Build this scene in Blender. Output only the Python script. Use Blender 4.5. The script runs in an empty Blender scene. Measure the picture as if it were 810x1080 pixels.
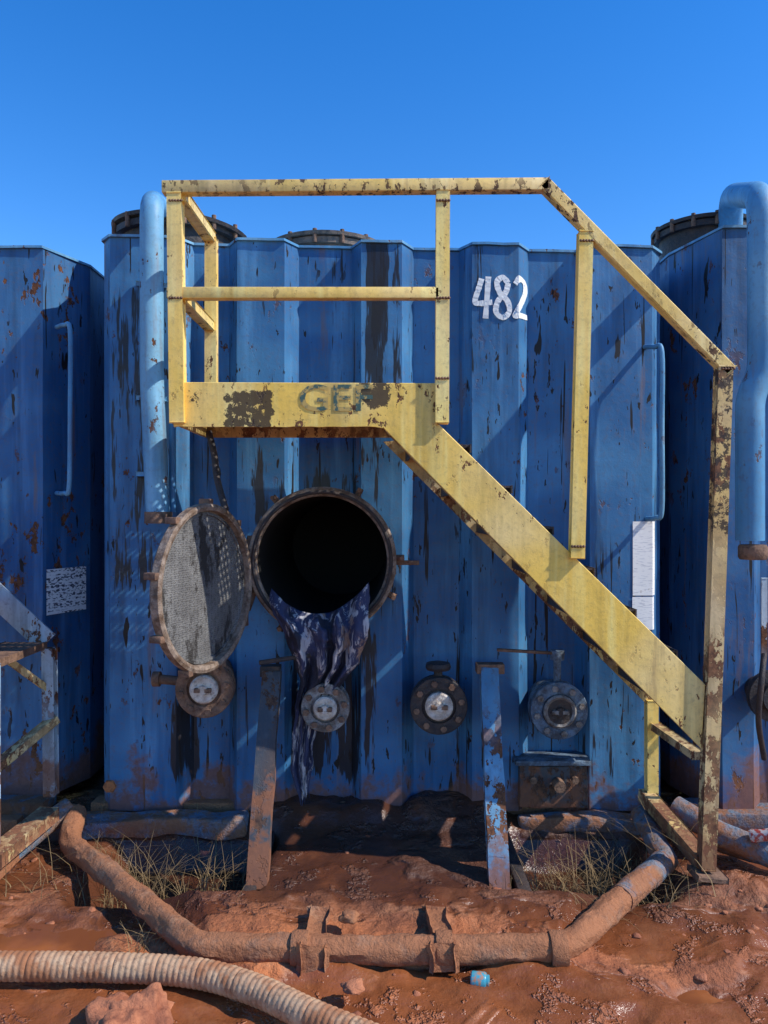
import bpy, bmesh, math, random
from mathutils import Vector, Matrix, noise
random.seed(7)
sc = bpy.context.scene
CAM_D, CAM_Z, F = 3.4, 1.40, 800.0
def S(u, v, d):
    """image pixel coordinates u, v at an assumed depth d -> metres (tank face is the plane y=0, 3.4 m from the camera)"""
    return Vector(((u-405)/F*d, d-CAM_D, CAM_Z-(v-540)/F*d))

# ------------------------------------------------------------------ materials
class M:
    def __init__(s, name):
        s.m = bpy.data.materials.new(name); s.m.use_nodes = True
        s.t = s.m.node_tree; s.t.nodes.clear()
        s.out = s.n('ShaderNodeOutputMaterial'); s.b = s.n('ShaderNodeBsdfPrincipled')
        s.t.links.new(s.b.outputs[0], s.out.inputs[0])
        s.geo = s.n('ShaderNodeNewGeometry'); s.pos = s.geo.outputs['Position']
        sp = s.n('ShaderNodeSeparateXYZ'); s.t.links.new(s.pos, sp.inputs[0])
        s.x, s.y, s.z = sp.outputs
    def n(s, k): return s.t.nodes.new(k)
    def put(s, v, sock):
        if isinstance(v, bpy.types.NodeSocket): s.t.links.new(v, sock)
        elif isinstance(v, (tuple, list)):
            sock.default_value = tuple(v) + ((1,) if len(v) == 3 and len(sock.default_value) == 4 else ())
        else: sock.default_value = v
    def math(s, op, a, b=0.0, clamp=False):
        n = s.n('ShaderNodeMath'); n.operation = op; n.use_clamp = clamp
        s.put(a, n.inputs[0]); s.put(b, n.inputs[1]); return n.outputs[0]
    def noise(s, scale=5, detail=4, rough=.55, stretch=(1,1,1), off=(0,0,0), dist=0):
        v = s.pos
        if stretch != (1,1,1) or off != (0,0,0):
            mp = s.n('ShaderNodeMapping'); s.t.links.new(s.pos, mp.inputs[0]); v = mp.outputs[0]
            mp.inputs['Scale'].default_value = stretch; mp.inputs['Location'].default_value = off
        n = s.n('ShaderNodeTexNoise'); s.t.links.new(v, n.inputs['Vector'])
        n.inputs['Scale'].default_value = scale; n.inputs['Detail'].default_value = min(detail, 5)
        n.inputs['Roughness'].default_value = rough; n.inputs['Distortion'].default_value = dist
        return n.outputs['Fac']
    def step(s, v, lo, hi, a=0.0, b=1.0):
        n = s.n('ShaderNodeMapRange'); n.interpolation_type = 'SMOOTHSTEP'
        s.put(v, n.inputs['Value']); n.inputs['From Min'].default_value = lo; n.inputs['From Max'].default_value = hi
        n.inputs['To Min'].default_value = a; n.inputs['To Max'].default_value = b; return n.outputs[0]
    def mix(s, f, a, b):
        n = s.n('ShaderNodeMix'); n.data_type = 'RGBA'
        s.put(f, n.inputs[0]); s.put(a, n.inputs[6]); s.put(b, n.inputs[7]); return n.outputs[2]
    def fmix(s, f, a, b):
        n = s.n('ShaderNodeMix'); n.data_type = 'FLOAT'
        s.put(f, n.inputs[0]); s.put(a, n.inputs[2]); s.put(b, n.inputs[3]); return n.outputs[0]
    def box(s, x0, x1, z0, z1, fx=.02, fz=.1):
        a = s.step(s.x, x0-fx, x0+fx); b = s.step(s.x, x1-fx, x1+fx, 1, 0)
        c = s.step(s.z, z0-fz, z0+fz); d = s.step(s.z, z1-fz, z1+fz, 1, 0)
        return s.math('MULTIPLY', s.math('MULTIPLY', a, b), s.math('MULTIPLY', c, d))
    def finish(s, col, rough=.6, bump=None, dist=.01, metal=0.0, spec=.5):
        s.put(col, s.b.inputs['Base Color']); s.put(rough, s.b.inputs['Roughness'])
        s.put(metal, s.b.inputs['Metallic']); s.b.inputs['Specular IOR Level'].default_value = spec
        if bump is not None:
            n = s.n('ShaderNodeBump'); n.inputs['Distance'].default_value = dist; n.inputs['Strength'].default_value = 1
            s.put(bump, n.inputs['Height']); s.t.links.new(n.outputs[0], s.b.inputs['Normal'])
        return s.m

MUD = (.33, .125, .055)
def paint(name, base, fade, rust=.6, chip=14, mudz=0.2, mudk=.35, oil=(), runs=.5, specks=0, rough=.5, patch=None, rustcol=(.20,.08,.035)):
    k = M(name)
    c = k.mix(k.step(k.noise(1.6, 3, .6), .40, .66), base, fade)
    c = k.mix(k.math('MULTIPLY', k.step(k.noise(9, 4, .7, (1,1,.07)), .50, .72), .5), c, tuple(min(1, q*1.4+.03) for q in fade))
    st = k.noise(8, 4, .7, (1,1,.10), (3,1,2))
    c = k.mix(k.math('MULTIPLY', k.step(st, .48, .68), runs), c, tuple(q*.3+.01 for q in base))
    c = k.mix(k.math('MULTIPLY', k.step(st, .30, .40, 1, 0), runs), c, (.22, .12, .07))
    fine = k.noise(45, 4, .75)
    c = k.mix(k.math('MULTIPLY', k.step(fine, .45, .8), .4), c, (.15, .10, .075))
    ch = k.step(k.noise(chip, 6, .72, (1,1,.6), (5,5,5)), rust, rust+.03)
    ch = k.math('MULTIPLY', ch, k.step(k.noise(2.2, 2, .5, (1,1,1), (9,0,4)), .38, .58))
    c = k.mix(ch, c, k.mix(k.step(fine, .3, .7), rustcol, (rustcol[0]*.3, rustcol[1]*.3, rustcol[2]*.4)))
    ro = k.fmix(ch, rough, .9)
    if specks:
        big = k.noise(1.4, 2, .5, (1,1,1), (2,2,5))
        for sc_, th, offx, zz in ((30, specks, 1, .25), (12, specks+.03, 6, .22), (34, specks+.005, 4, .035)):
            sp = k.step(k.noise(sc_, 3, .65, (1,1,zz), (offx,7,3), .3), th, th+.015)
            c = k.mix(k.math('MULTIPLY', sp, k.step(big, .36, .46)), c, (.014, .011, .010))
    for (x0, x1, z0, z1, amt) in oil:
        mk = k.box(x0, x1, z0, z1, .04, .16)
        nz = k.noise(21, 4, .70, (1,1,.075), (x0*7, 0, 0))
        ok = k.step(k.math('ADD', k.math('MULTIPLY', mk, amt), nz), .97, 1.02)
        c = k.mix(k.math('MULTIPLY', ok, .93), c, (.020, .014, .011)); ro = k.fmix(ok, ro, .38)
    if patch:
        for (x0, x1, z0, z1, amt) in patch:
            mk = k.box(x0, x1, z0, z1, .03, .03)
            ok = k.step(k.math('ADD', k.math('MULTIPLY', mk, amt), k.noise(21, 5, .78, (1,1,1), (x0*3, 1, 0))), .95, .99)
            c = k.mix(k.math('MULTIPLY', ok, .92), c, (.035, .020, .013)); ro = k.fmix(ok, ro, .5)
    mf = k.math('ADD', k.math('SUBTRACT', mudz, k.z), k.math('MULTIPLY', k.math('SUBTRACT', k.noise(5, 5, .7), .5), mudk*2.2))
    mf = k.step(mf, -.05, .12)
    c = k.mix(k.math('MULTIPLY', mf, .85), c, k.mix(fine, MUD, (.11, .05, .032)))
    ro = k.fmix(mf, ro, .9)
    h = k.math('ADD', k.math('MULTIPLY', ch, -.25), k.math('ADD', k.math('MULTIPLY', k.noise(5, 2), .8), k.math('MULTIPLY', fine, .15)))
    return k.finish(c, ro, h, .008, 0, .35)

BLUE = (.028, .130, .295); BLUEF = (.070, .235, .43)
OIL = [(-.11, .09, 1.75, 2.75, .52), (-.07, .03, 2.1, 2.75, .62), (-.13, .0, 1.45, 1.9, .50), (-.50, .06, 1.1, 1.66, .50), (.34, .50, 1.9, 2.75, .46), (-.98,-.84,.12,.62,.60),
       (-.62,-.50,1.1,1.9,.46), (-.45,-.0,.1,.95,.49), (-1.25,-1.02,1.0,2.5,.47), (-.28,-.16,1.7,2.7,.45), (.5,1.1,.1,.5,.42), (-.45,-.40,1.5,2.7,.44)]
m_tank = paint('tank_blue_paint', BLUE, BLUEF, rust=.61, chip=11, mudz=.20, mudk=.45, specks=.64, oil=OIL)
m_tank2 = paint('tank_blue_paint_worn', (.022,.100,.25), (.05,.165,.33), rust=.59, chip=12, mudz=.25, specks=.65)
m_pipe = paint('pipe_blue_paint', (.075,.25,.44), (.18,.39,.54), rust=.60, chip=18, mudz=.0, runs=.35)
YP = [(-.60,-.40,1.70,1.86,.55), (-.10,.04,1.77,1.9,.56), (-.76,-.66,1.74,1.9,.40), (-.30,.0,1.70,1.73,.45)]
m_yel = paint('stair_yellow_paint', (.88,.57,.10), (.88,.65,.25), rust=.60, chip=24, mudz=.12, mudk=.2, runs=.4, rough=.5, patch=YP, rustcol=(.26,.12,.05))
m_yeltop = paint('stair_rail_scuffed_paint', (.84,.57,.14), (.78,.58,.28), rust=.545, chip=34, mudz=.0, mudk=.2, runs=.55, rough=.55, patch=[(-.9,.7,2.612,2.70,.52),(1.15,1.40,1.6,2.05,.38)], rustcol=(.16,.085,.045))
m_yelrust = paint('stair_rail_rusted_paint', (.68,.46,.16), (.62,.47,.25), rust=.485, chip=22, mudz=.25, mudk=.4, runs=.8, rough=.65, patch=[(1.15,1.35,1.30,1.95,.45)], rustcol=(.28,.13,.06))
m_white = paint('stair_white_paint', (.42,.48,.52), (.30,.42,.52), rust=.50, chip=12, mudz=.3, mudk=.5, runs=.6)
m_post = paint('channel_rust_blue', (.05,.18,.34), (.14,.30,.43), rust=.51, chip=12, mudz=.14, mudk=.6, runs=.7)
m_postd = paint('channel_rust_dark', (.035,.045,.06), (.07,.075,.08), rust=.53, chip=12, mudz=.25, mudk=.7, runs=.6, rustcol=(.12,.065,.04))

def rusty(name, a, b, mud=.3, rough=.75, bumpd=.006, mc=MUD):
    k = M(name)
    c = k.mix(k.step(k.noise(18, 5, .7), .35, .65), a, b)
    nf = k.noise(55, 5, .7)
    c = k.mix(k.math('MULTIPLY', k.step(nf, .5, .7), .6), c, (.035,.022,.018))
    mf = k.step(k.math('ADD', k.noise(6, 5, .7, (1,1,1), (4,4,4)), mud-.5), .45, .58)
    c = k.mix(mf, c, k.mix(nf, mc, tuple(q*.55 for q in mc)))
    return k.finish(c, k.fmix(mf, rough, .95), nf, bumpd, 0, .3)
m_rust = rusty('rusty_steel', (.13,.075,.05), (.26,.15,.095), .3)
m_rim = rusty('hatch_rim_steel', (.34,.26,.20), (.13,.08,.05), .28, .6)
m_lid = rusty('lid_dark_steel', (.12,.10,.085), (.26,.18,.13), .2, .6)
m_dark = rusty('oily_dark_steel', (.03,.03,.033), (.07,.05,.042), .15, .5)
m_flange = rusty('flange_steel', (.15,.22,.30), (.06,.07,.085), .28, .55)
m_bolt = rusty('bolt_steel', (.30,.29,.28), (.12,.09,.07), .2, .5)
m_cap = rusty('valve_cap_pale', (.68,.62,.54), (.42,.33,.26), .28, .6)
m_skid = rusty('mud_caked_pipe', (.42,.22,.125), (.24,.115,.07), .60, .85, .014, (.48,.20,.095))
m_skidb = rusty('mud_caked_blue_pipe', (.14,.22,.30), (.28,.17,.12), .50, .85, .012, (.42,.18,.09))
m_hose = rusty('hose_tan', (.50,.33,.20), (.42,.23,.13), .48, .75, .004, (.44,.19,.09))
k = M('hatch_gasket_grey')
vo = k.n('ShaderNodeTexVoronoi'); k.t.links.new(k.pos, vo.inputs['Vector']); vo.inputs['Scale'].default_value = 120; vo.inputs['Randomness'].default_value = .5
c = k.mix(k.step(k.noise(6, 5, .7), .35, .65), (.19,.185,.175), (.11,.105,.10))
c = k.mix(k.step(vo.outputs['Distance'], .22, .45, .6, 0), c, (.03,.03,.03))
c = k.mix(k.step(k.noise(9, 5, .7, (1,1,.5), (3,0,0)), .52, .60), c, (.03,.026,.023))
m_gasket = k.finish(c, .8, k.math('ADD', vo.outputs['Distance'], k.noise(30,4,.7)), .004)
k = M('interior_shade_black'); m_black = k.finish((.006,.006,.006), .8)  # near-black colour stands in for the shade inside the tank
k = M('number_paint')
m_num = k.finish(k.mix(k.step(k.noise(40, 5, .7), .56, .66), (.80,.82,.80), (.16,.28,.44)), .6)
k = M('stencil_paint')
m_sten = k.finish(k.mix(k.step(k.noise(26, 5, .7), .45, .55), (.045,.10,.08), (.50,.34,.09)), .6)
k = M('sticker_printed')
wr = k.math('MULTIPLY', k.step(k.noise(55, 3, .6, (1,1,2.2)), .50, .54), k.step(k.noise(10,2,.5,(.3,.3,6)), .42, .5))
m_stick = k.finish(k.mix(wr, (.85,.85,.82), (.05,.06,.09)), .5)
k = M('placard_white')
ln = k.math('MULTIPLY', k.step(k.noise(80, 2, .5, (.35,.35,2.5)), .56, .62), .4)
c = k.mix(k.step(k.noise(14, 5, .7), .60, .68), k.mix(ln, (.88,.86,.82), (.32,.33,.40)), (.34,.25,.19))
m_plac = k.finish(c, .5)
k = M('cloth_dirty')
c = k.mix(k.step(k.noise(26, 5, .65, (1,1,.22), (0,0,0), .4), .52, .60), (.035,.042,.095), (.46,.44,.45))
c = k.mix(k.step(k.noise(7, 5, .7, (1,1,.5), (3,3,3)), .57, .64), c, (.34,.22,.16))
c = k.mix(k.step(k.noise(6, 4, .7, (1,1,.4), (7,3,3)), .52, .58), c, (.016,.018,.035))
m_cloth = k.finish(c, .8, k.noise(120, 3), .003)
k = M('bottle_teal'); m_can = k.finish(k.mix(k.step(k.noise(40,5,.7),.50,.58), (.05,.30,.38), (.40,.20,.12)), .35)
k = M('can_red'); m_red = k.finish(k.mix(k.step(k.noise(30,5,.7),.48,.54), (.40,.06,.04), (.5,.45,.42)), .4)
k = M('dry_grass'); m_grass = k.finish(k.mix(k.noise(8, 4), (.34,.22,.10), (.13,.09,.035)), .8)
k = M('muddy_water'); m_water = k.finish(k.mix(k.step(k.noise(3, 4), .4, .6), (.34,.11,.035), (.20,.064,.024)), .07, k.noise(12, 3), .002)

# ground
k = M('red_mud')
n1 = k.noise(2.2, 5, .65); n2 = k.noise(5.5, 5, .7, (1,1,1), (4,1,0)); n3 = k.noise(34, 5, .75)
c = k.mix(k.step(n1, .38, .62), (.53,.175,.060), (.30,.095,.036))
c = k.mix(k.math('MULTIPLY', k.step(n2, .50, .64), .7), c, (.60,.25,.11))
c = k.mix(k.math('MULTIPLY', k.step(n3, .48, .72), .6), c, (.17,.052,.022))
wet = k.math('MULTIPLY', k.step(k.noise(1.7, 4, .6, (1,1.6,1), (7,3,0), .5), .43, .51), k.step(n2, .36, .47))
c = k.mix(k.math('MULTIPLY', wet, .75), c, (.17,.050,.017))
low = k.step(k.z, -.022, .003, 1, 0)
c = k.mix(k.math('MULTIPLY', low, .65), c, (.15,.045,.016))
wet = k.math('MAXIMUM', wet, low)
cx = k.math('ABSOLUTE', k.x, 0)
dark_mask = k.math('MULTIPLY', k.step(k.y, -1.05, -.6), k.step(k.math('ADD', cx, k.math('MULTIPLY', n2, .5)), 1.0, 1.9, 1, .3))  # darker brown and smoother towards the tank, weaker out to the sides
dark_fac = k.math('MULTIPLY', dark_mask, k.step(k.noise(3.5, 5, .65, (1,1,1), (1,1,0)), .25, .50, .45, .9))
c = k.mix(dark_fac, c, (.062,.025,.015))
ro = k.fmix(k.math('MAXIMUM', wet, k.math('MULTIPLY', dark_fac, .6)), .88, .20)
h = k.math('ADD', k.math('MULTIPLY', k.noise(14, 5, .65), 1.0), k.math('MULTIPLY', k.noise(70, 4, .7), .35))
m_mud = k.finish(c, ro, k.math('MULTIPLY', h, k.fmix(wet, 1.0, .3)), .026)
k = M('mud_clod')
c = k.mix(k.step(k.noise(9, 5, .7), .4, .62), (.48,.18,.085), (.30,.10,.048))
m_clod = k.finish(c, .92, k.noise(45, 5, .7), .012)

# ------------------------------------------------------------------ mesh helpers
def link(name, me, mat, parent=None, smooth=None):
    o = bpy.data.objects.new(name, me); sc.collection.objects.link(o)
    if mat: me.materials.append(mat)
    if smooth is not None:
        me.polygons.foreach_set('use_smooth', [True]*len(me.polygons))
        me.set_sharp_from_angle(angle=math.radians(smooth))
    if parent: o.parent = parent
    return o
def from_bm(name, bm, mat, parent=None, smooth=None):
    bmesh.ops.recalc_face_normals(bm, faces=bm.faces)
    me = bpy.data.meshes.new(name); bm.to_mesh(me); bm.free()
    return link(name, me, mat, parent, smooth)
def empty(name):
    e = bpy.data.objects.new(name, None); sc.collection.objects.link(e); e.empty_display_size = .2; return e
def add_beam(bm, p, q, w, h, up=Vector((0,0,1)), bev=.003):
    p, q = Vector(p), Vector(q); z = (q-p).normalized()
    if abs(z.dot(up)) > .98: up = Vector((0,-1,0))
    x = up.cross(z).normalized(); y = z.cross(x); L = (q-p).length
    r = bmesh.ops.create_cube(bm, size=1); vs = r['verts']
    for v in vs:
        a = v.co.copy(); v.co = p + x*(a.x*w) + y*(a.y*h) + z*((a.z+.5)*L)
    if bev:
        es = {e for v in vs for e in v.link_edges}
        bmesh.ops.bevel(bm, geom=list(es), offset=bev, segments=2, affect='EDGES', profile=.5)
def beam(name, p, q, w, h, mat, parent=None, bev=.003, **kw):
    bm = bmesh.new(); add_beam(bm, p, q, w, h, bev=bev, **kw); return from_bm(name, bm, mat, parent, 40)
def box(name, a, b, mat, parent=None, bev=.004):
    a, b = Vector(a), Vector(b); bm = bmesh.new(); r = bmesh.ops.create_cube(bm, size=1)
    for v in r['verts']: v.co = Vector([(a[i]+b[i])/2 + v.co[i]*abs(b[i]-a[i]) for i in range(3)])
    if bev: bmesh.ops.bevel(bm, geom=bm.edges[:], offset=bev, segments=2, affect='EDGES', profile=.5)
    return from_bm(name, bm, mat, parent, 40)
def lathe_into(bm, prof, origin, axis=Vector((0,-1,0)), seg=40, closed=False):
    axis = Vector(axis).normalized(); t = Vector((0,0,1)) if abs(axis.z) < .9 else Vector((1,0,0))
    x = t.cross(axis).normalized(); y = axis.cross(x); o = Vector(origin); rings = []
    for r, h in prof:
        if r <= 1e-6: rings.append([bm.verts.new(o+axis*h)])
        else: rings.append([bm.verts.new(o+axis*h+x*(r*math.cos(2*math.pi*i/seg))+y*(r*math.sin(2*math.pi*i/seg))) for i in range(seg)])
    pairs = list(zip(rings, rings[1:])) + ([(rings[-1], rings[0])] if closed else [])
    for A, B in pairs:
        for i in range(seg):
            j = (i+1) % seg
            f = [A[i % len(A)], A[j % len(A)], B[j % len(B)], B[i % len(B)]]
            g = []
            for v in f:
                if v not in g: g.append(v)
            if len(g) > 2: bm.faces.new(g)
def lathe(name, prof, origin, mat, parent=None, axis=(0,-1,0), seg=40, closed=False, smooth=35):
    bm = bmesh.new(); lathe_into(bm, prof, origin, Vector(axis), seg, closed); return from_bm(name, bm, mat, parent, smooth)
def catmull(pts, n=8):
    P = [Vector(p) for p in pts]; P = [P[0]*2-P[1]] + P + [P[-1]*2-P[-2]]; out = []
    for i in range(1, len(P)-2):
        a, b, c, d = P[i-1:i+3]
        for j in range(n):
            t = j/n
            out.append(.5*((2*b)+(c-a)*t+(2*a-5*b+4*c-d)*t*t+(3*b-a-3*c+d)*t**3))
    out.append(P[-2]); return out
def fillet(pts, r=.12, n=8):
    P = [Vector(p) for p in pts]; out = [P[0]]
    for a, b, c in zip(P, P[1:], P[2:]):
        u = (a-b); v = (c-b); rr = min(r, u.length*.49, v.length*.49); p = b+u.normalized()*rr; q = b+v.normalized()*rr
        for i in range(n+1):
            t = i/n; out.append(p*(1-t)**2+b*2*t*(1-t)+q*t*t)
    return out+[P[-1]]
def sweep_into(bm, pts, rf, seg=16, cap=True):
    pts = [Vector(p) for p in pts]; n = len(pts); acc = 0; prev = None; rings = []
    for i, p in enumerate(pts):
        t = (pts[min(i+1, n-1)]-pts[max(i-1, 0)]).normalized()
        if prev is None:
            u = t.cross(Vector((0,0,1)) if abs(t.z) < .9 else Vector((1,0,0))).normalized()
        else: u = (prev - t*prev.dot(t)).normalized()
        prev = u; w = t.cross(u)
        if i: acc += (p-pts[i-1]).length
        def R(k): return rf(acc, k, p) if callable(rf) else rf
        rings.append([bm.verts.new(p+u*R(k)*math.cos(2*math.pi*k/seg)+w*R(k)*math.sin(2*math.pi*k/seg)) for k in range(seg)])
    for A, B in zip(rings, rings[1:]):
        for k in range(seg): bm.faces.new((A[k], A[(k+1)%seg], B[(k+1)%seg], B[k]))
    if cap: bm.faces.new(rings[0]); bm.faces.new(rings[-1][::-1])
def tube(name, pts, r, mat, parent=None, seg=16, cm=0):
    if cm: pts = catmull(pts, cm)
    bm = bmesh.new(); sweep_into(bm, pts, r, seg); return from_bm(name, bm, mat, parent, 50)
def fb(x, y, z=0, o=4): return noise.fractal(Vector((x, y, z)), 1.0, 2.0, o)

# ------------------------------------------------------------------ ground
def ss(t): t = max(0, min(1, t)); return t*t*(3-2*t)
def ground_h(x, y):
    r = math.hypot(x, y+1.5)
    h = .022*fb(x*1.3, y*1.3, 3) + .012*fb(x*5, y*5, 7, 5)*(1 if r < 6 else .3) + (.004*fb(x*17, y*17, 1, 4) if r < 5 else 0)
    def bx(v, a, b, f): return ss((v-a)/f+.5)*(1-ss((v-b)/f+.5))
    h -= .13*bx(x, -1.12, -.50, .14)*bx(y, -.66, -.14, .1)
    h -= .13*bx(x, .52, 1.04, .14)*bx(y, -.66, -.14, .1)
    h += .025*bx(x, -.5, .52, .14)*bx(y, -.8, .3, .2)*(1+.5*fb(x*4, y*4, 6, 4))
    h += .05*ss((y+.20)/.2)*(1-ss((y-.2)/.3))*bx(x,-.6,.55,.2)
    h += .04*ss((y+.16)/.12)*(1-ss((y-.2)/.3))*(.7+.6*fb(x*5,y*5,2))
    h -= .018*max(0, fb(x*2.5+9, y*6, 2, 3))
    h += .04*bx(y, -1.15, -.98, .1)*bx(x, -.7, .75, .3)*max(0, .5+fb(x*3, y*3, 8, 4))
    h += .10*math.exp(-(((x-1.30)/.16)**2+((y+.62)/.14)**2))*(.7+.5*fb(x*9,y*9,2))
    h += .04*math.exp(-(((x-1.25)/.4)**2+((y+.95)/.25)**2))*(.6+.9*fb(x*6,y*6,2,5))
    h -= .035*math.exp(-(((x+1.25)/.35)**2+((y+1.0)/.16)**2))
    h -= .025*math.exp(-(((x-.25)/.45)**2+((y+1.42)/.09)**2))
    # boot prints
    for bxx, byy, an in ((.62,-1.35,.5),(.95,-1.18,.2),(-.1,-1.45,1.2),(1.2,-1.45,-.3),(-.95,-1.6,.8)):
        dx, dy = x-bxx, y-byy; a = dx*math.cos(an)+dy*math.sin(an); b = -dx*math.sin(an)+dy*math.cos(an)
        q = (a/.13)**2+(b/.045)**2
        if q < 4: h += -.016*math.exp(-q*q*.7)+.006*math.exp(-((q-1.8)/.6)**2)
    return h
def axis_vals(a, b, st, far):
    v = []; t = a
    while t <= b+1e-6: v.append(t); t += st
    s = st; t = b
    while t < far: s *= 1.35; t += s; v.append(t)
    s = st; t = a
    while t > -far: s *= 1.35; t -= s; v.insert(0, t)
    return v
xs = axis_vals(-2.2, 2.2, .016, 400); ys = axis_vals(-2.3, .1, .014, 400)
vv = [(x, y, ground_h(x, y)) for y in ys for x in xs]; nx = len(xs)
ff = [(j*nx+i, j*nx+i+1, (j+1)*nx+i+1, (j+1)*nx+i) for j in range(len(ys)-1) for i in range(nx-1)]
me = bpy.data.meshes.new('ground'); me.from_pydata(vv, [], ff); link('ground', me, m_mud, None, 180)
bm = bmesh.new(); bm.faces.new([bm.verts.new(p) for p in ((-3,-2.8,-.013),(3,-2.8,-.013),(3,-.80,-.013),(-3,-.80,-.013))])
from_bm('puddle_water', bm, m_water)

# ------------------------------------------------------------------ tank bodies
FX = lambda u: (u-405)/F*3.4
REC = .085
PROF = [(104,.07),(116,.0),(186,.0),(200,REC),(238,REC),(250,0),(300,0),(313,REC),(370,REC),(381,0),(424,0),(437,REC),(486,REC),(498,0),(547,0),(561,REC),(611,REC),(622,0),(688,0),(702,.07)]
PROF = [(FX(u), y) for u, y in PROF]
def prof_y(x, P=PROF):
    if x <= P[0][0]: return P[0][1]
    for (a, ya), (b, yb) in zip(P, P[1:]):
        if x <= b: return ya+(yb-ya)*(x-a)/(b-a)
    return P[-1][1]
def dent(x, z): return .010*fb(x*1.7, z*1.3, 5, 3)
def front_y(x, z): return prof_y(x)+dent(x, z)
def build_body(name, P, top, zb, parent, mat, back=9.0, hole=None):
    pts = []
    for (a, ya), (b, yb) in zip(P, P[1:]):
        n = max(1, int(abs(b-a)/.06)); pts += [(a+(b-a)*i/n, ya+(yb-ya)*i/n) for i in range(n)]
    pts.append(P[-1]); nf = len(pts); ring = pts + [(P[-1][0], back), (P[0][0], back)]
    R = 44; bm = bmesh.new(); rows = []
    for j in range(R+1):
        row = []
        for i, (x, y) in enumerate(ring):
            z = zb + (top(x)-zb)*j/R
            yy = y + (dent(x, z) if i < nf else 0); row.append(bm.verts.new((x, yy, z)))
        rows.append(row)
    N = len(ring)
    for A, B in zip(rows, rows[1:]):
        for i in range(N): bm.faces.new((A[i], A[(i+1)%N], B[(i+1)%N], B[i]))
    bm.faces.new(rows[0][::-1]); bm.faces.new(rows[-1])
    o = from_bm(name, bm, mat, parent, 12)
    if hole:
        bm = bmesh.new(); lathe_into(bm, [(0,-1.2),(hole[1],-1.2),(hole[1],.5),(0,.5)], hole[0], Vector((0,-1,0)), 64)
        c = from_bm('cutter', bm, None); md = o.modifiers.new('b', 'BOOLEAN'); md.object = c; md.operation = 'DIFFERENCE'; md.solver = 'EXACT'
        bpy.context.view_layer.update()
        me = bpy.data.meshes.new_from_object(o.evaluated_get(bpy.context.evaluated_depsgraph_get()))
        o.modifiers.clear(); o.data = me; bpy.data.objects.remove(c)
    bm = bmesh.new(); lo = []; hi = []
    for i, (x, y) in enumerate(ring):
        sx = -.008 if i in (0, N-1) else (.008 if i in (nf-1, nf) else 0)
        dz = .004*fb(x*5, y*5, 3)
        lo.append(bm.verts.new((x+sx, y-.012+dent(x,top(x))*(i<nf), top(x)+.001+dz))); hi.append(bm.verts.new((x+sx, y-.012+dent(x,top(x))*(i<nf), top(x)+.012+dz)))
    bm.faces.new(lo[::-1]); bm.faces.new(hi)
    for i in range(N): bm.faces.new((lo[i], lo[(i+1)%N], hi[(i+1)%N], hi[i]))
    from_bm('roof_plate', bm, m_pipe, parent)
    return o
def manhole(parent, c, r, h, mat, lidmat, tilt=0):
    lathe('manhole_neck', [(r*.86,0),(r*.9,h*.6),(r*.9,h*.7),(r,h*.7),(r,h*.85),(r*.2,h*.86),(0,h*.86)], c, mat, parent, (0,0,1), 48)
    ax = Vector((math.sin(tilt), 0, math.cos(tilt)))
    lathe('manhole_lid', [(0,h*.88),(r*1.05,h*.88),(r*1.07,h*.96),(r*.95,h*1.02),(r*.5,h*1.14),(0,h*1.18)], c, lidmat, parent, ax, 48)
    bm = bmesh.new()
    for i in range(14):
        a = i*math.pi/7+.1; p = Vector(c)+Vector((math.cos(a)*r*1.02, math.sin(a)*r*1.02, h*.68))
        lathe_into(bm, [(0,0),(.011,0),(.011,h*.34),(0,h*.34)], p, Vector((0,0,1)), 8)
    from_bm('lid_bolts', bm, m_rust, parent, 40)

tank = empty('steel_storage_tank')
topf = lambda x: 2.63 - (x+1.267)*.020
HC = S(342, 590, 3.4); HC.y = 0
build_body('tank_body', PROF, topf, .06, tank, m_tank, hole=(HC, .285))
HR = .292
lathe('hatch_shade_tube', [(HR-.012,.10),(HR-.012,-1.15),(0,-1.15)], HC, m_black, tank, (0,-1,0), 72)  # added tube, its black colour paints the darkness behind the hatch opening
lathe('hatch_neck', [(HR-.006,-.12),(HR,-.12),(HR,.085),(HR+.026,.085),(HR+.030,.092),(HR+.030,.118),(HR+.022,.124),(HR-.004,.124),(HR-.011,.115),(HR-.011,-.05)], HC, m_rim, tank, (0,-1,0), 96)
lathe('hatch_seal_bead', [(HR+.006+.008*math.cos(a*math.pi/4),.127+.008*math.sin(a*math.pi/4)) for a in range(8)], HC, m_dark, tank, (0,-1,0), 80, True)
bm = bmesh.new()
for a in (2, 62, 128, 205, 238, 300, 333):
    r = math.radians(a); d = Vector((math.cos(r), 0, math.sin(r)))
    add_beam(bm, HC+d*(HR+.02)+Vector((0,-.075,0)), HC+d*(HR+.065)+Vector((0,-.075,0)), .030, .026)
    lathe_into(bm, [(0,0),(.010,0),(.010,.09),(0,.09)], HC+d*(HR+.055)+Vector((0,-.04,0)), Vector((0,-1,0)), 10)
add_beam(bm, HC+Vector((HR+.03,-.07,-.01)), HC+Vector((HR+.13,-.07,-.01)), .020, .020)
from_bm('hatch_lugs', bm, m_rust, tank, 40)
th = math.radians(70); hinge = S(260, 612, 3.30); dr = .322
dd = Vector((-math.cos(th), -math.sin(th), 0)); nrm = Vector((math.sin(th), -math.cos(th), 0)); DC = hinge + dd*(dr+.01)
door = empty('hatch_door'); door.parent = tank
lathe('door_plate', [(0,-.03),(dr*.6,-.028),(dr*.93,-.012),(dr,-.01),(dr+.008,0),(dr+.008,.03),(dr-.004,.035),(dr-.018,.03),(dr-.020,.006),(dr-.04,.004)], DC, m_rim, door, nrm, 72)
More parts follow.
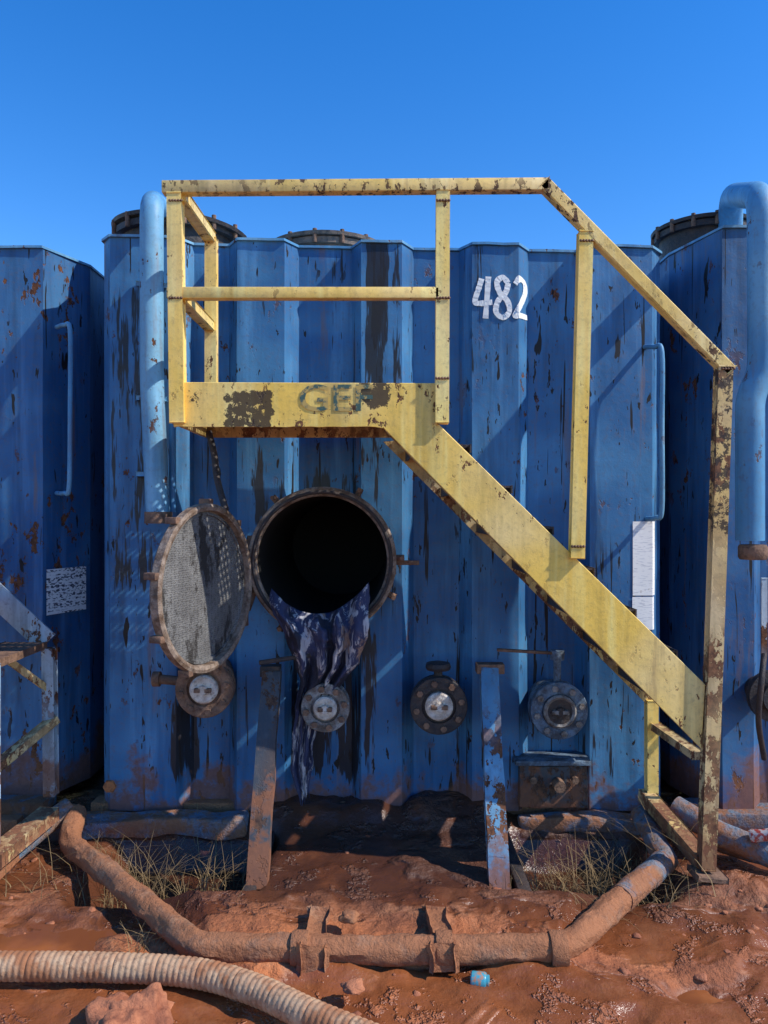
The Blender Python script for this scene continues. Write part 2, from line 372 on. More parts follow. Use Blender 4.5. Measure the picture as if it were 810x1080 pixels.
lathe('door_gasket', [(0,.004),(dr*.88,.005),(dr*.885,.011),(dr*.92,.011),(dr*.925,.005),(dr-.022,.005)], DC, m_gasket, door, nrm, 72)
bm = bmesh.new()
for i in range(9):
    a = math.radians(i*40+12); q = DC + dd*(math.cos(a)*(dr+.015)) + Vector((0,0,math.sin(a)*(dr+.015)))
    add_beam(bm, q-nrm*.02, q+nrm*.030, .03, .025)
from_bm('door_lugs', bm, m_rust, door, 40)
beam('door_hinge_arm', hinge+Vector((0,-.02,.05)), HC+Vector((-HR-.02,-.06,.10)), .03, .03, m_rust, door)
beam('door_hinge_arm_lower', hinge+Vector((0,-.02,-.12)), HC+Vector((-HR-.01,-.06,-.10)), .03, .03, m_rust, door)
tube('hinge_pin', [hinge+Vector((0,-.02,-.18)), hinge+Vector((0,-.02,.14))], .012, m_rust, door)
tube('door_hanger', catmull([S(220,455,3.2), S(226,480,3.19), S(229,505,3.16), S(238,538,3.1)], 5), .014, m_dark, tank, 10)

def valve(u, v, r, d, capmat, fm, wheel=None):
    c = S(u, v, d); wall = front_y(S(u, v, 3.4).x, 0)
    L = c.y - wall
    e = empty('drain_valve'); e.parent = tank
    bm = bmesh.new(); o = Vector((c.x, wall+.05, c.z)); D = abs(L)+.05
    lathe_into(bm, [(r*.62,0),(r*.62,D-.085),(r,D-.085),(r,D-.055),(r*.7,D-.055),(r*.7,D-.03),(r,D-.03),(r+.003,D-.027),(r+.003,D-.003),(r,D),(r*.62,D),(r*.60,D-.012),(0,D-.012)], o, Vector((0,-1,0)), 40)
    from_bm('flange_body', bm, fm, e, 35)
    lathe('valve_cap', [(r*.50,D-.012),(r*.50,D+.008),(r*.44,D+.014),(r*.18,D+.014),(r*.16,D+.03),(0,D+.032)], o, capmat, e, (0,-1,0), 32)
    bm = bmesh.new()
    for i in range(8):
        a = math.pi*2*i/8+.2; q = o+Vector((math.cos(a)*r*.82, -D, math.sin(a)*r*.82))
        lathe_into(bm, [(0,-.05),(.008,-.05),(.008,0),(.014,0),(.014,.012),(0,.012)], q, Vector((0,-1,0)), 6)
    add_beam(bm, o+Vector((-r*.3,-D-.02,0)), o+Vector((r*.3,-D-.02,0)), .022, .018)
    from_bm('flange_bolts', bm, m_rust if capmat is m_cap else m_bolt, e, 30)
    return c
c = valve(215, 727, .118, 3.17, m_cap, m_rust)
tube('valve_side_stub', [c+Vector((-.10,.06,.02)), c+Vector((-.21,.06,.03))], .02, m_rust, tank)
lathe('valve_side_cap', [(0,0),(.032,0),(.032,.03),(0,.03)], c+Vector((-.20,.06,.03)), m_rust, tank, (-1,0,0), 16)
valve(343, 747, .100, 3.20, m_cap, m_bolt)
c = valve(463, 745, .118, 3.20, m_cap, m_dark)
tube('valve_stem', [c+Vector((0,.05,.10)), c+Vector((0,.05,.155))], .018, m_dark, tank)
lathe('valve_actuator', [(0,0),(.05,0),(.055,.012),(.05,.028),(.02,.035),(0,.036)], c+Vector((0,.05,.145)), m_dark, tank, (0,0,1), 24)
c = valve(590, 750, .118, 3.20, m_dark, m_flange)
lathe('valve_ring', [(.062,.0),(.070,.012),(.062,.020),(.050,.012)], c, m_bolt, tank, (0,-1,0), 32, True)
tube('valve_stem', [c+Vector((0,.04,.10)), c+Vector((0,.04,.24))], .016, m_flange, tank)
beam('valve_lever', c+Vector((.03,.04,.235)), c+Vector((-.26,.02,.255)), .022, .012, m_rust, tank)
lathe('valve_lever_hub', [(0,0),(.03,0),(.03,.04),(0,.04)], c+Vector((0,.04,.21)), m_flange, tank, (0,0,1), 16)

manhole(tank, Vector((-.305, .66, 2.60)) , .30, .20, m_lid, m_lid)
manhole(tank, Vector((-1.05, .50, 2.63)), .32, .20, m_dark, m_dark, .05)
vp = fillet([S(176,248,4.0), S(172,222,3.75), S(160,212,3.26), S(160,400,3.26), S(167,548,3.26)], .10)
tube('vent_pipe', vp, .050, m_pipe, tank, 24)
lathe('vent_pipe_cap', [(0,0),(.058,0),(.058,.05),(0,.05)], S(167,552,3.26), m_rust, tank, (0,0,1), 24)
tube('vent_pipe_small', [S(181,252,3.32), S(182,540,3.32)], .014, m_tank, tank)
for v in (300, 420, 500): beam('pipe_bracket', S(160,v,3.27), S(160,v,3.41), .13, .02, m_pipe, tank)
tube('grab_handle', catmull([S(680,366,3.40), S(690,366,3.34), S(698,372,3.31), S(698,450,3.31), S(698,536,3.31), S(692,546,3.34), S(682,547,3.40)], 6), .011, m_pipe, tank, 12)
def lumpy(o, amp, fr_=9, cuts=8):
    bm = bmesh.new(); bm.from_mesh(o.data); bmesh.ops.subdivide_edges(bm, edges=[e for e in bm.edges if e.calc_length() > .06], cuts=cuts, use_grid_fill=True)
    for v in bm.verts: v.co += Vector((fb(v.co.x*fr_, v.co.y*fr_, v.co.z*fr_+3), fb(v.co.x*fr_, v.co.y*fr_, v.co.z*fr_+9), fb(v.co.x*fr_, v.co.y*fr_, v.co.z*fr_+5)))*amp
    bm.to_mesh(o.data); bm.free()
box('base_beam', (-1.33,.03,.0), (1.27,.14,.085), m_skid, tank, .01)
lumpy(box('front_ledge', (-1.34,-.15,.00), (-.60,-.02,.075), m_skidb, tank, .014), .018, 5, 20)
lumpy(box('front_ledge_right', (.60,-.10,.00), (1.26,-.01,.07), m_skidb, tank, .014), .018, 5, 20)
lumpy(box('mud_box', S(548,808,3.34), Vector((S(620,808,3.34).x, .05, S(546,852,3.34).z)), m_postd, tank, .008), .006, 8, 6)
box('mud_box_lid', S(544,803,3.32), Vector((S(624,803,3.32).x, .06, S(546,808,3.32).z)), m_flange, tank, .003)
bm = bmesh.new()
for u in (562, 606):
    lathe_into(bm, [(0,0),(.016,0),(.016,.02),(0,.02)], S(u, 822, 3.33), Vector((0,-1,0)), 8)
lathe_into(bm, [(0,0),(.026,0),(.026,.05),(0,.05)], S(588, 826, 3.33), Vector((0,-1,0)), 12)
from_bm('mud_box_bolts', bm, m_rust, tank, 30)
def wrap(o, P=PROF, fy=front_y, off=.004):
    bm = bmesh.new(); bm.from_mesh(o.data)
    for x, _ in P: bmesh.ops.bisect_plane(bm, geom=bm.verts[:]+bm.edges[:]+bm.faces[:], plane_co=(x,0,0), plane_no=(1,0,0))
    for v in bm.verts: v.co.y = fy(v.co.x, v.co.z)-off
    bm.to_mesh(o.data); bm.free()
def text(name, body, x0, z0, w, h, y, mat, parent, bold=.02, shear=0):
    cu = bpy.data.curves.new(name, 'FONT'); cu.body = body; cu.offset = bold; cu.shear = shear; cu.resolution_u = 3
    o = bpy.data.objects.new(name, cu); sc.collection.objects.link(o); bpy.context.view_layer.update()
    me = bpy.data.meshes.new_from_object(o.evaluated_get(bpy.context.evaluated_depsgraph_get())); bpy.data.objects.remove(o)
    X = [v.co.x for v in me.vertices]; Y = [v.co.y for v in me.vertices]
    for v in me.vertices:
        a = (v.co.x-min(X))/(max(X)-min(X)); b = (v.co.y-min(Y))/(max(Y)-min(Y))
        v.co = (x0+a*w, y, z0+b*h)
    return link(name, me, mat, parent)
def strokes(name, polys, wd, mat, parent):
    bm = bmesh.new()
    for pl in polys:
        P = catmull([Vector((x,0,z)) for x, z in pl], 8)
        pr = None
        for i, p in enumerate(P):
            t = (P[min(i+1,len(P)-1)]-P[max(i-1,0)]).normalized(); n = Vector((-t.z,0,t.x)); w = wd*(1+.18*fb(p.x*60,p.z*60,2))
            cur = (bm.verts.new(p+n*w/2), bm.verts.new(p-n*w/2))
            if pr: bm.faces.new((pr[0],pr[1],cur[1],cur[0]))
            pr = cur
    o = from_bm(name, bm, mat, parent)
    bm = bmesh.new(); bm.from_mesh(o.data)
    for x, _ in PROF: bmesh.ops.bisect_plane(bm, geom=bm.verts[:]+bm.edges[:]+bm.faces[:], plane_co=(x,0,0), plane_no=(1,0,0))
    for i, v in enumerate(bm.verts): v.co.y = front_y(v.co.x, v.co.z)-.004-.0002*(i%7)
    bm.to_mesh(o.data); bm.free(); return o
def nd(u, v): p = S(u, v, 3.4); return (p.x, p.z)
strokes('painted_number', [
  [nd(508,294), nd(505,304), nd(501,318), nd(508,320), nd(519,319)], [nd(515,292), nd(514,308), nd(512,336)],
  [nd(536,299), nd(530,293), nd(524,298), nd(527,309), nd(535,318), nd(537,329), nd(530,335), nd(523,329), nd(525,318), nd(533,309), nd(536,299)],
  [nd(543,300), nd(548,294), nd(555,296), nd(556,306), nd(550,320), nd(543,333), nd(550,332), nd(559,331)]], .025, m_num, tank)
def sheet(name, x0, x1, z0, z1, mat, parent, off=.004):
    bm = bmesh.new(); n = 8
    g = [[bm.verts.new((x0+(x1-x0)*i/n, 0, z0+(z1-z0)*j/n)) for i in range(n+1)] for j in range(n+1)]
    for j in range(n):
        for i in range(n): bm.faces.new((g[j][i], g[j][i+1], g[j+1][i+1], g[j+1][i]))
    o = from_bm(name, bm, mat, parent); wrap(o, off=off); return o
a = S(667, 664, 3.4); b = S(692, 550, 3.4); mid = S(0, 628, 3.4).z
sheet('placard', a.x, b.x, mid, b.z, m_plac, tank); sheet('placard_lower', a.x-.002, b.x-.006, a.z, mid-.006, m_plac, tank, .005)

rows = [(620,284,388,3.23),(636,284,390,3.19),(652,292,390,3.16),(668,300,389,3.15),(684,306,386,3.16),(700,311,379,3.18),(716,314,364,3.20),(735,313,350,3.23),(760,310,338,3.25),(785,308,332,3.26),(812,309,329,3.27),(842,314,325,3.28)]
bm = bmesh.new(); NU = 60; grid = []; NV = 90
for j in range(NV+1):
    t = j/NV*(len(rows)-1); i = min(int(t), len(rows)-2); f = t-i
    A, B = rows[i], rows[i+1]; v, l, r, d = [A[q]+(B[q]-A[q])*f for q in range(4)]
    line = []
    for q in range(NU+1):
        s = q/NU; u = l+(r-l)*s
        sag = 0
        if v < 690: sag = (4*s*(1-s))*30*max(0,(690-v)/70)
        amp = min(1, (r-l)/60)
        fold = amp*(.030*math.sin(s*23+v*.012+fb(s*3, v*.01, 2)*2)+.024*fb(s*4, v*.016, 9))
        p = S(u+4*fb(v*.03, s*2, 4), v+sag-6*s*(v<700)+ (16*fb(s*5,0,3) if j == NV else 0), d+fold)
        line.append(bm.verts.new(p))
    grid.append(line)
for j in range(NV):
    for q in range(NU): bm.faces.new((grid[j][q], grid[j][q+1], grid[j+1][q+1], grid[j+1][q]))
cl = from_bm('torn_cloth', bm, m_cloth, None, 180)
sm = cl.modifiers.new('s', 'SOLIDIFY'); sm.thickness = .003
beam('prop_stick', S(274,699,3.15), S(332,690,3.2), .012, .012, m_dark, tank)

# ------------------------------------------------------------------ neighbour tanks
ltank = empty('steel_storage_tank')
LP = [(-4.1,.14),(-3.6,.14),(-3.55,.2),(-3.35,.2),(-3.3,.14),(-2.95,.14),(-2.88,.2),(-2.7,.2),(-2.64,.14),(-2.3,.14),(-2.24,.2),(-2.0,.2),(-1.94,.14),(S(45,0,3.54).x,.14),(S(95,0,3.82).x,.42)]
build_body('tank_body', LP, lambda x: 2.63, .06, ltank, m_tank2)
tube('grab_handle', catmull([S(60,345,3.58), S(68,343,3.5), S(74,350,3.48), S(74,430,3.48), S(73,512,3.48), S(68,520,3.5), S(60,520,3.58)], 6), .011, m_pipe, ltank, 12)
A = Vector((S(45,0,3.54).x,.14,0)); B = Vector((S(95,0,3.82).x,.42,0)); nn = Vector((B.y-A.y, -(B.x-A.x), 0)).normalized()
zt = CAM_Z-(599-540)/F*3.65; zb2 = CAM_Z-(646-540)/F*3.65
bm = bmesh.new(); q1 = A.lerp(B,.03)+nn*.014; q2 = A.lerp(B,.86)+nn*.014
bm.faces.new([bm.verts.new((q.x,q.y,z)) for q, z in ((q1,zb2),(q2,zb2),(q2,zt),(q1,zt))]); from_bm('sticker', bm, m_stick, ltank)
box('base_beam', (-4.1,.05,.0), (-1.55,.2,.08), m_skidb, ltank, .01)
rtank = empty('steel_storage_tank')
a = S(706,0,3.72); b = S(762,0,3.36)
RP = [(a.x,.32),(b.x,-.04),(b.x+.14,-.04),(b.x+.20,.03),(b.x+.42,.03),(b.x+.48,-.04),(b.x+.75,-.04),(b.x+.81,.03),(b.x+1.0,.03),(b.x+1.07,-.04),(b.x+1.4,-.04),(b.x+1.47,.03),(b.x+1.7,.03),(b.x+1.77,-.04),(b.x+2.1,-.04),(b.x+2.2,.1)]
build_body('tank_body', RP, lambda x: 2.655, .06, rtank, m_tank2)
box('base_beam', (1.35,-.1,.0), (3.6,.1,.085), m_skidb, rtank, .01)
manhole(rtank, Vector((1.66,.55,2.68)), .24, .19, m_dark, m_dark, 0)
gp = fillet([S(770,262,3.78), S(771,206,3.62), S(803,206,3.10), S(804,392,3.08), S(791,418,3.08), S(791,570,3.08)], .10)
tube('vent_pipe', gp, .055, m_pipe, rtank, 24)
lathe('pipe_coupling', [(0,0),(.05,0),(.056,.01),(.056,.05),(.05,.06),(0,.06)], S(794,590,3.08), m_rust, rtank, (0,0,1), 24)
def rv(u, v, r, d):
    lathe('drain_flange', [(r*.5,-.2),(r*.5,-.03),(r,-.03),(r,0),(r*.6,0),(r*.6,.03),(0,.03)], S(u,v,d), m_dark, rtank, (0,-1,0), 32)
rv(818, 735, .11, 3.2)
tube('drain_hose', catmull([S(806,690,3.15), S(803,720,3.1), S(800,760,3.12), S(806,800,3.2)], 6), .012, m_dark, rtank, 10)
beam('marker_strip', S(806,610,3.28), S(806,690,3.28), .02, .006, m_white, rtank)

# ------------------------------------------------------------------ access stairs
st = empty('access_stairs'); D0 = 2.80; DB = 3.28
def rail(name, a, b, w=.046, d=D0, d2=None, mat=m_yel, h=None):
    return beam(name, S(a[0],a[1],d), S(b[0],b[1],d2 or d), w, h or w, mat, st, .004)
def plate(name, poly, d, t, mat, parent, lips=()):
    bm = bmesh.new(); f = [bm.verts.new(S(u,v,d)) for u, v in poly]; g = [bm.verts.new(S(u,v,d)+Vector((0,t,0))) for u, v in poly]
    bm.faces.new(f); bm.faces.new(g[::-1])
    for i in range(len(f)): j = (i+1) % len(f); bm.faces.new((f[i], g[i], g[j], f[j]))
    bmesh.ops.bevel(bm, geom=bm.edges[:], offset=.002, segments=1, affect='EDGES')
    return from_bm(name, bm, mat, parent)
low = [(404-i*(404-183)/26, 450+2.0*fb(i*.7,3,1)) for i in range(27)]
plate('platform_fascia', [(183,403),(461,404),(461,447)]+[(404,452)]+low[1:], D0, .012, m_yel, st)
p0 = S(183,405,D0); p1 = S(460,406,D0)
box('fascia_top_flange', (p0.x, p0.y+.012, p0.z-.012), (p1.x, p0.y+.05, p0.z), m_yel, st, .002)
zb3 = S(0,448,D0).z
box('fascia_bottom_flange', (p0.x, p0.y+.014, zb3), (p1.x-.2, p0.y+.05, zb3+.010), m_yelrust, st, .002)
yb = DB-CAM_D
box('platform_back_beam', (p0.x, yb, zb3), (p1.x+.0, yb+.012, p0.z), m_yelrust, st, .002)
box('platform_left_beam', (p0.x, p0.y+.013, zb3), (p0.x+.012, yb-.001, p0.z), m_yel, st, .002)
box('platform_right_beam', (p1.x-.012, p0.y+.013, zb3+.03), (p1.x, yb-.001, p0.z-.03), m_yelrust, st, .002)
bm = bmesh.new(); zg = p0.z-.018
n = 17
for i in range(n+1):
    y = p0.y+.05+(yb-p0.y-.055)*i/n; add_beam(bm, (p0.x+.013,y,zg), (p1.x-.013,y,zg), .007, .030, bev=0)
for i in range(28):
    x = p0.x+.03+(p1.x-p0.x-.06)*i/27; add_beam(bm, (x,p0.y+.05,zg+.01), (x,yb-.005,zg+.01), .009, .009, bev=0)
from_bm('deck_grating', bm, m_dark, st)
rail('top_rail', (172,199), (578,196), mat=m_yeltop); rail('sloped_rail', (573,194), (769,392), mat=m_yeltop); rail('end_post', (763,388), (745,915), mat=m_yelrust)
rail('front_post', (185,206), (188,446)); rail('centre_post', (467,203), (466,446), .042); rail('mid_rail', (177,310), (463,310), .042)
rail('stair_post', (617,246), (608,588), .044)
rail('side_top_rail', (190,206), (222,251), .042, D0, DB); rail('side_mid_rail', (190,312), (222,345), .038, D0, DB)
rail('back_post', (223,252), (223,424), .042, DB)
bm = bmesh.new()
for (u, v) in ((467,208),(467,310),(187,310),(187,208),(466,404),(617,250),(765,394),(608,580)):
    for s in range(5):
        q = S(u-6+s*3, v+ (6 if v < 320 else -4), D0)+Vector((0,-.024,0)); lathe_into(bm, [(0,-.004),(.006,0),(0,.005)], q, Vector((0,-1,0)), 6)
from_bm('weld_beads', bm, m_rust, st, 180)
plate('front_stringer', [(404,451),(461,446),(744,722),(740,790)], D0, .010, m_yel, st)
beam('stringer_top_flange', S(463,449,D0)+Vector((0,.03,0)), S(744,724,D0)+Vector((0,.03,0)), .05, .008, m_yel, st, .001)
beam('stringer_bottom_flange', S(406,452,D0)+Vector((0,.03,.0)), S(740,787,D0)+Vector((0,.03,0)), .05, .008, m_yelrust, st, .001)
off = (D0-CAM_D)
def back(u, v):
    p = S(u, v, D0); return Vector((p.x, yb, p.z))
bm = bmesh.new(); poly = [back(404,453), back(461,449), back(744,724), back(740,788)]
f = [bm.verts.new(p) for p in poly]; g = [bm.verts.new(p+Vector((0,.010,0))) for p in poly]
bm.faces.new(f); bm.faces.new(g[::-1])
for i in range(4): j = (i+1)%4; bm.faces.new((f[i],g[i],g[j],f[j]))
from_bm('back_stringer', bm, m_yelrust, st)
bm = bmesh.new()
for i in range(7):
    t = (i+.6)/6.9; c1 = S(440,446,D0).lerp(S(742,748,D0), t)
    x, z = c1.x, c1.z
    for q in range(8): add_beam(bm, (x-.11+q*.031, off+.012, z), (x-.11+q*.031, yb-.002, z), .006, .030, bev=0)
    for q in range(14):
        y = off+.02+(yb-off-.03)*q/13; add_beam(bm, (x-.11, y, z+.01), (x+.11, y, z+.01), .007, .007, bev=0)
    add_beam(bm, (x-.117, off+.012, z+.004), (x-.117, yb-.002, z+.004), .010, .045, bev=0)
from_bm('stair_treads', bm, m_dark, st)
pf = S(745,915,D0); pb = S(687,842,DB)
beam('back_foot_post', S(687,738,DB), pb, .042, .042, m_yel, st)
beam('foot_side_beam', pf+Vector((0,.02,.01)), pb+Vector((-.02,.02,.01)), .06, .05, m_yelrust, st)
beam('foot_base_plate', pf+Vector((-.05,0,-.02)), pf+Vector((.06,.0,-.03)), .10, .02, m_rust, st)
beam('foot_brace', S(740,800,D0)+Vector((0,.03,0)), S(690,765,DB), .045, .025, m_yelrust, st)
text('stencil_lettering', 'GEF', S(316,434,D0).x, S(316,434,D0).z, .27, .100, D0-CAM_D-.003, m_sten, st, .01)
sl = empty('access_stairs')
def beamL(n, a, b, w, h, mat): return beam(n, a, b, w, h, mat, sl)
beamL('back_foot_post', S(52,684,DB), S(54,838,DB), .045, .045, m_white)
for nm, y in (('back_stringer', yb), ('front_stringer', off)):
    p = Vector((S(50,678,DB).x, y, S(50,678,DB).z)); beamL(nm, p, p+Vector((-1.2,0,1.12)), .012, .10, m_white)
bm = bmesh.new()
for i in range(5):
    p = Vector((S(40,700,DB).x-.05-i*.22, 0, S(0,680,DB).z+i*.205)); add_beam(bm, (p.x, off+.012, p.z), (p.x, yb-.002, p.z), .18, .025)
from_bm('stair_treads', bm, m_rust, sl, 40)
beamL('foot_brace', S(-20,822,3.0), S(58,758,DB), .045, .03, m_yelrust)
beamL('foot_brace_thin', S(0,690,3.1), S(52,728,DB), .02, .02, m_yelrust)
beamL('foot_side_beam', Vector((S(52,0,DB).x, off, .07)), Vector((S(52,0,DB).x, yb, .08)), .06, .05, m_skid)
beamL('front_foot_post', Vector((S(50,678,DB).x, off, S(50,678,DB).z)), Vector((S(50,678,DB).x, off, .07)), .05, .05, m_white)
box('stair_toe_board', Vector((-2.3,-.30,.08)), Vector((-1.50,-.24,.14)), m_skid, sl)

# ------------------------------------------------------------------ skid frames
def pnoise(r, amp=.10, sd=0):
    return lambda s, k, p: r*(1+amp*fb(p.x*9, p.y*9, k*.35+sd)+amp*.6*fb(p.x*30, k*.9, sd))
sk = empty('pipe_skid_frame')
def px2(v, z=.06):
    return (CAM_Z-z)*F/(v-540)
fr = [Vector((-1.33,-.12,.10)), S(72,888,px2(888)), S(125,930,px2(930)), S(198,992,px2(992)), S(215,1000,px2(1000)), S(400,1002,px2(1002)), S(588,1000,px2(1000)), S(606,992,px2(992)), S(655,948,px2(948)), S(702,908,px2(908))]
def resample(p, st=.015):
    out = []
    for a, b in zip(p, p[1:]):
        n = max(1, int((b-a).length/st)); out += [a.lerp(b, i/n) for i in range(n)]
    return out+[p[-1]]
frs = fillet(fr, .06, 5)
tube('front_pipe', resample(frs), pnoise(.041, .20), m_skid, sk, 24)
tube('right_pipe_end', resample([fr[-2], fr[-1], Vector((1.12,-.1,.08))]), pnoise(.044,.10), m_skidb, sk, 24)
for u in (318, 470, 590):
    p = S(u,1001,px2(1001)); lathe('pipe_collar', [(0,0),(.050,0),(.054,.01),(.052,.05),(0,.06)], p-Vector((.03,0,0)), m_skid, sk, (1,0,0), 20)
# flat mud-caked deck plate between the pipe and the tank
bm = bmesh.new(); NX, NY = 190, 50; g = []
y0, y1 = -1.10, -.60
for j in range(NY+1):
    t = j/NY; l, r = -.60-.24*t, .60+.26*t; row = []
    for i in range(NX+1):
        x = l+(r-l)*i/NX; y = y0+(y1-y0)*t+.018*fb(x*4,t*2,2)
        edge = min(1, 9*t, 6*(1-t), 12*i/NX, 12*(1-i/NX))
        chn = max(math.exp(-((x+.215)/.045)**4), math.exp(-((x-.175)/.045)**4))*.010
        z = -.03+edge*(.082+chn+.014*fb(x*4,y*4,1,4)+.005*fb(x*22,y*22,1,4)-.03*max(0,fb(x*2.4+4,y*5,5,3)-.05))
        row.append(bm.verts.new((x, y, z)))
    g.append(row)
for j in range(NY):
    for i in range(NX): bm.faces.new((g[j][i], g[j][i+1], g[j+1][i+1], g[j+1][i]))
from_bm('caked_deck_plate', bm, m_mud, sk, 180)
for x in (-.215, .175):
    lumpy(beam('cross_channel', (x,-1.125,.060), (x,-.86,.040), .066, .050, m_skid, sk, .014), .012)
box('skid_side', (-.52,-.72,-.12), (-.47,-.08,.02), m_dark, sk, .006); box('skid_side_r', (.49,-.72,-.12), (.54,-.08,.02), m_dark, sk, .006)
def chan(name, a, b, w, mat):
    bm = bmesh.new(); a, b = Vector(a), Vector(b)
    add_beam(bm, a, b, w, .008, up=Vector((0,-1,.2)), bev=.001)
    for s in (-1, 1):
        o = Vector((s*(w/2-.004), .025, 0)); add_beam(bm, a+o, b+o, .008, .042, up=Vector((0,-1,.2)), bev=.001)
    o = from_bm(name, bm, mat, sk, 40); lumpy(o, .005, 7); return o
chan('left_channel_post', S(286,708,3.22), S(270,938,2.80), .076, m_postd)
chan('right_channel_post', S(516,705,3.22), S(527,938,2.80), .072, m_post)
box('channel_cap_l', S(274,703,3.22), S(297,711,3.28), m_dark, sk, .003)
box('channel_cap_r', S(503,701,3.22), S(530,708,3.28), m_rust, sk, .003)
sk2 = empty('pipe_skid_frame')
tube('front_pipe', resample([p+Vector((2.66,0,0)) for p in fr]), pnoise(.044, .12, 3), m_skidb, sk2, 18)
tube('cross_pipe', resample([S(712,852,3.2), S(760,880,3.05), S(830,908,2.9)]), pnoise(.05,.06,4), m_skidb, sk2, 18)
sk3 = empty('pipe_skid_frame')
tube('side_pipe', resample([Vector((-1.36,-.12,.12)), S(50,868,3.2), S(-20,925,2.8), S(-150,960,2.6)]), pnoise(.045,.06,4), m_skidb, sk3, 18)
beam('cross_channel', S(52,858,3.15), S(-10,908,2.75), .08, .05, m_yelrust, sk3)
lathe('reflector', [(0,0),(.030,0),(.028,.012),(0,.014)], S(116,829,3.33), rusty('orange_plastic', (.42,.16,.06), (.30,.12,.05), .35), tank, (0,-1,0), 6)

# ------------------------------------------------------------------ hose
hp = catmull([S(-60,1019,px2(1019,.05)), S(0,1019,px2(1019,.05)), S(110,1020,px2(1020,.05)), S(205,1026,px2(1026,.05)), S(270,1044,px2(1044,.05)), S(330,1072,px2(1072,.05)), S(410,1105,px2(1105,.05)), S(520,1150,px2(1150,.05))], 40)
fine = [hp[0]]; step = .0035; acc = 0; nxt = step
for a, b in zip(hp, hp[1:]):
    l = (b-a).length
    while acc+l >= nxt: fine.append(a.lerp(b, (nxt-acc)/l)); nxt += step
    acc += l
bm = bmesh.new(); sweep_into(bm, fine, lambda s, i, p: .037+.0040*abs(math.sin(s*math.pi/.0185))**.8, 28)
from_bm('corrugated_hose', bm, m_hose, None, 60)

# ------------------------------------------------------------------ small things
def clod_into(bm, p, r, sq=.7, sub=2, sd=0):
    R = bmesh.ops.create_icosphere(bm, subdivisions=sub, radius=1)
    for v in R['verts']:
        d = v.co.normalized(); k = r*(1+.45*fb(d.x*1.3+sd, d.y*1.3, d.z*1.3, 3)); v.co = Vector(p)+Vector((d.x*k, d.y*k, d.z*k*sq))
bm = bmesh.new()
for i in range(420):
    x = random.uniform(-1.9,1.9); y = random.uniform(-2.1,-.2)
    if random.random() < .25: x = random.gauss(1.25,.22); y = random.gauss(-.9,.22)
    if abs(x) < .65 and y > -1.2 and random.random() < .75: continue
    r = random.choice([.003,.003,.004,.005,.008,.015])*random.uniform(.7,1.2)
    clod_into(bm, (x, y, ground_h(x, y)-r*.1), r, .55, 1 if r < .007 else 2, i)
from_bm('mud_clods', bm, m_clod, None, 180)
bm = bmesh.new(); clod_into(bm, S(138,1072,2.06)+Vector((0,0,-.06)), .125, .75, 5, 3)
rk = from_bm('mud_rock', bm, m_clod, None, 180)
for v in rk.data.vertices:
    c = v.co; v.co = c + Vector((0,0,1))*.02*fb(c.x*14, c.y*14, c.z*14, 5)
bm = bmesh.new(); clod_into(bm, S(368,970,2.42)+Vector((0,0,.01)), .028, .6, 3, 5); from_bm('stone', bm, m_skid, None, 180)
bm = bmesh.new(); clod_into(bm, S(372,1040,2.15), .03, .4, 3, 8); from_bm('stone', bm, m_clod, None, 180)
p = S(497,1033,2.24); lathe('plastic_bottle_cap', [(0,0),(.020,0),(.023,.004),(.023,.040),(.020,.045),(.017,.045),(.016,.053),(0,.053)], p, m_can, None, (1,-.25,.06), 24)
p = S(790,882,2.95); cn = empty('crushed_can')
lathe('can_body', [(0,0),(.022,.004),(.026,.015),(.022,.05),(.025,.08),(.020,.088),(0,.086)], p, m_red, cn, (1,-.5,.3), 20)
bm = bmesh.new()
def tuft(cx, cy, n, h, sx, sy):
    for i in range(n):
        x = random.gauss(cx, sx); y = random.gauss(cy, sy); z = ground_h(x, y)-.01
        a = random.uniform(0, 6.28); L = h*random.uniform(.4,1.3); lean = random.uniform(.3,1.6)
        w = random.uniform(.0010,.0024); d = Vector((math.cos(a), math.sin(a), 0)); sd = Vector((-d.y, d.x, 0))*w
        q = Vector((x,y,z)); prev = None
        for s in range(5):
            t = s/4; c = q+d*(L*lean*t*t)+Vector((0,0,L*t*(1-.35*t*lean)))
            w2 = 1-t*.85; cur = (bm.verts.new(c-sd*w2), bm.verts.new(c+sd*w2))
            if prev: bm.faces.new((prev[0], prev[1], cur[1], cur[0]))
            prev = cur
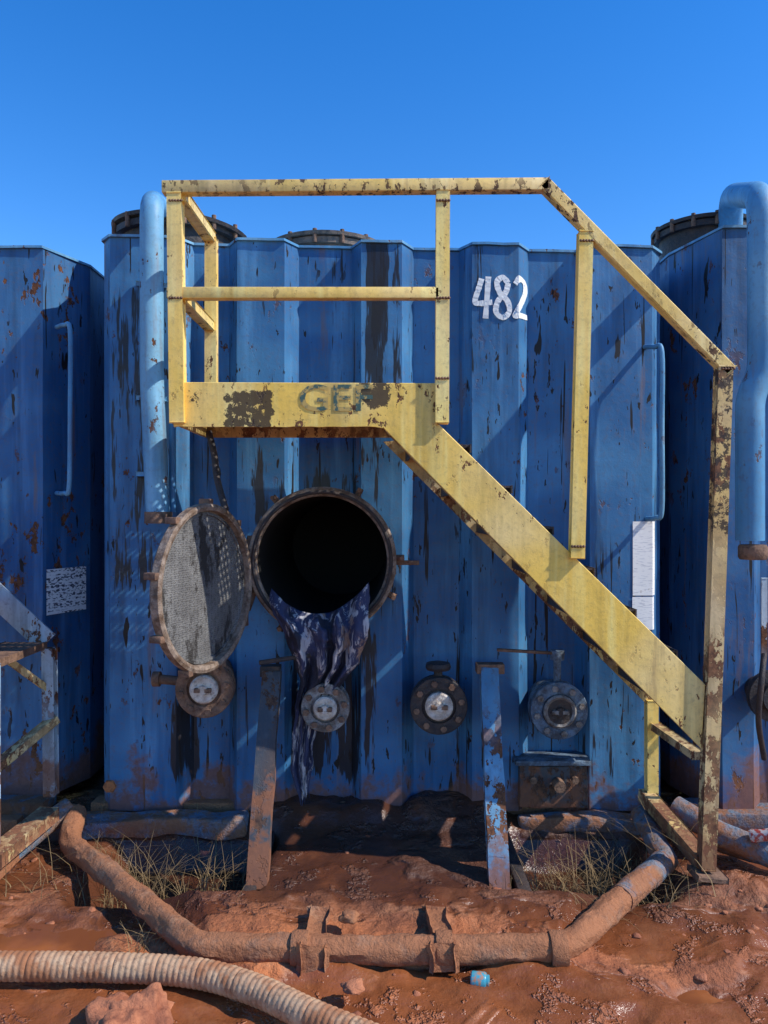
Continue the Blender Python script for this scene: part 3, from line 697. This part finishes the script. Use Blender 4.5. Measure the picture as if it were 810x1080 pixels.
tuft(-.95,-.42,190,.24,.14,.12); tuft(-.68,-.38,110,.20,.09,.12); tuft(.85,-.42,320,.22,.14,.12); tuft(.64,-.45,120,.16,.08,.1)
tuft(-.76,-.98,40,.10,.04,.03); tuft(.75,-.75,40,.09,.1,.05); tuft(-1.3,-.6,20,.1,.1,.05); tuft(1.0,-.65,50,.14,.08,.05)
me = bpy.data.meshes.new('dry_grass'); bm.to_mesh(me); bm.free(); link('dry_grass', me, m_grass)

# ------------------------------------------------------------------ light, sky, camera
el, az = math.radians(43), math.radians(74)
sdir = Vector((math.sin(az)*math.cos(el), -math.cos(az)*math.cos(el), math.sin(el)))
sun = bpy.data.lights.new('sun', 'SUN'); sun.energy = 5.0; sun.angle = math.radians(.5); sun.color = (1, .95, .87)
so = bpy.data.objects.new('sun', sun); sc.collection.objects.link(so); so.rotation_euler = sdir.to_track_quat('Z', 'Y').to_euler()
w = bpy.data.worlds.new('World'); sc.world = w; w.use_nodes = True; nt = w.node_tree
bg = nt.nodes['Background']; sky = nt.nodes.new('ShaderNodeTexSky'); sky.sky_type = 'NISHITA'; sky.sun_disc = False
sky.sun_elevation = el; sky.sun_rotation = math.radians(180)-az; sky.altitude = 300; sky.air_density = 1.0; sky.dust_density = .1; sky.ozone_density = 2.2
hs = nt.nodes.new('ShaderNodeHueSaturation'); hs.inputs['Hue'].default_value = .510; hs.inputs['Saturation'].default_value = 1.40; hs.inputs['Value'].default_value = 1.62
nt.links.new(sky.outputs[0], hs.inputs['Color']); nt.links.new(hs.outputs[0], bg.inputs[0]); bg.inputs[1].default_value = .15
cam = bpy.data.cameras.new('camera'); co = bpy.data.objects.new('camera', cam); sc.collection.objects.link(co)
co.location = (0, -CAM_D, CAM_Z); co.rotation_euler = (math.radians(90), 0, 0)
cam.sensor_fit = 'VERTICAL'; cam.sensor_height = 36; cam.lens = F/1080*36; cam.clip_end = 2000; cam.clip_start = .02
sc.camera = co
sc.view_settings.view_transform = 'Standard'; sc.view_settings.look = 'None'; sc.view_settings.exposure = 0
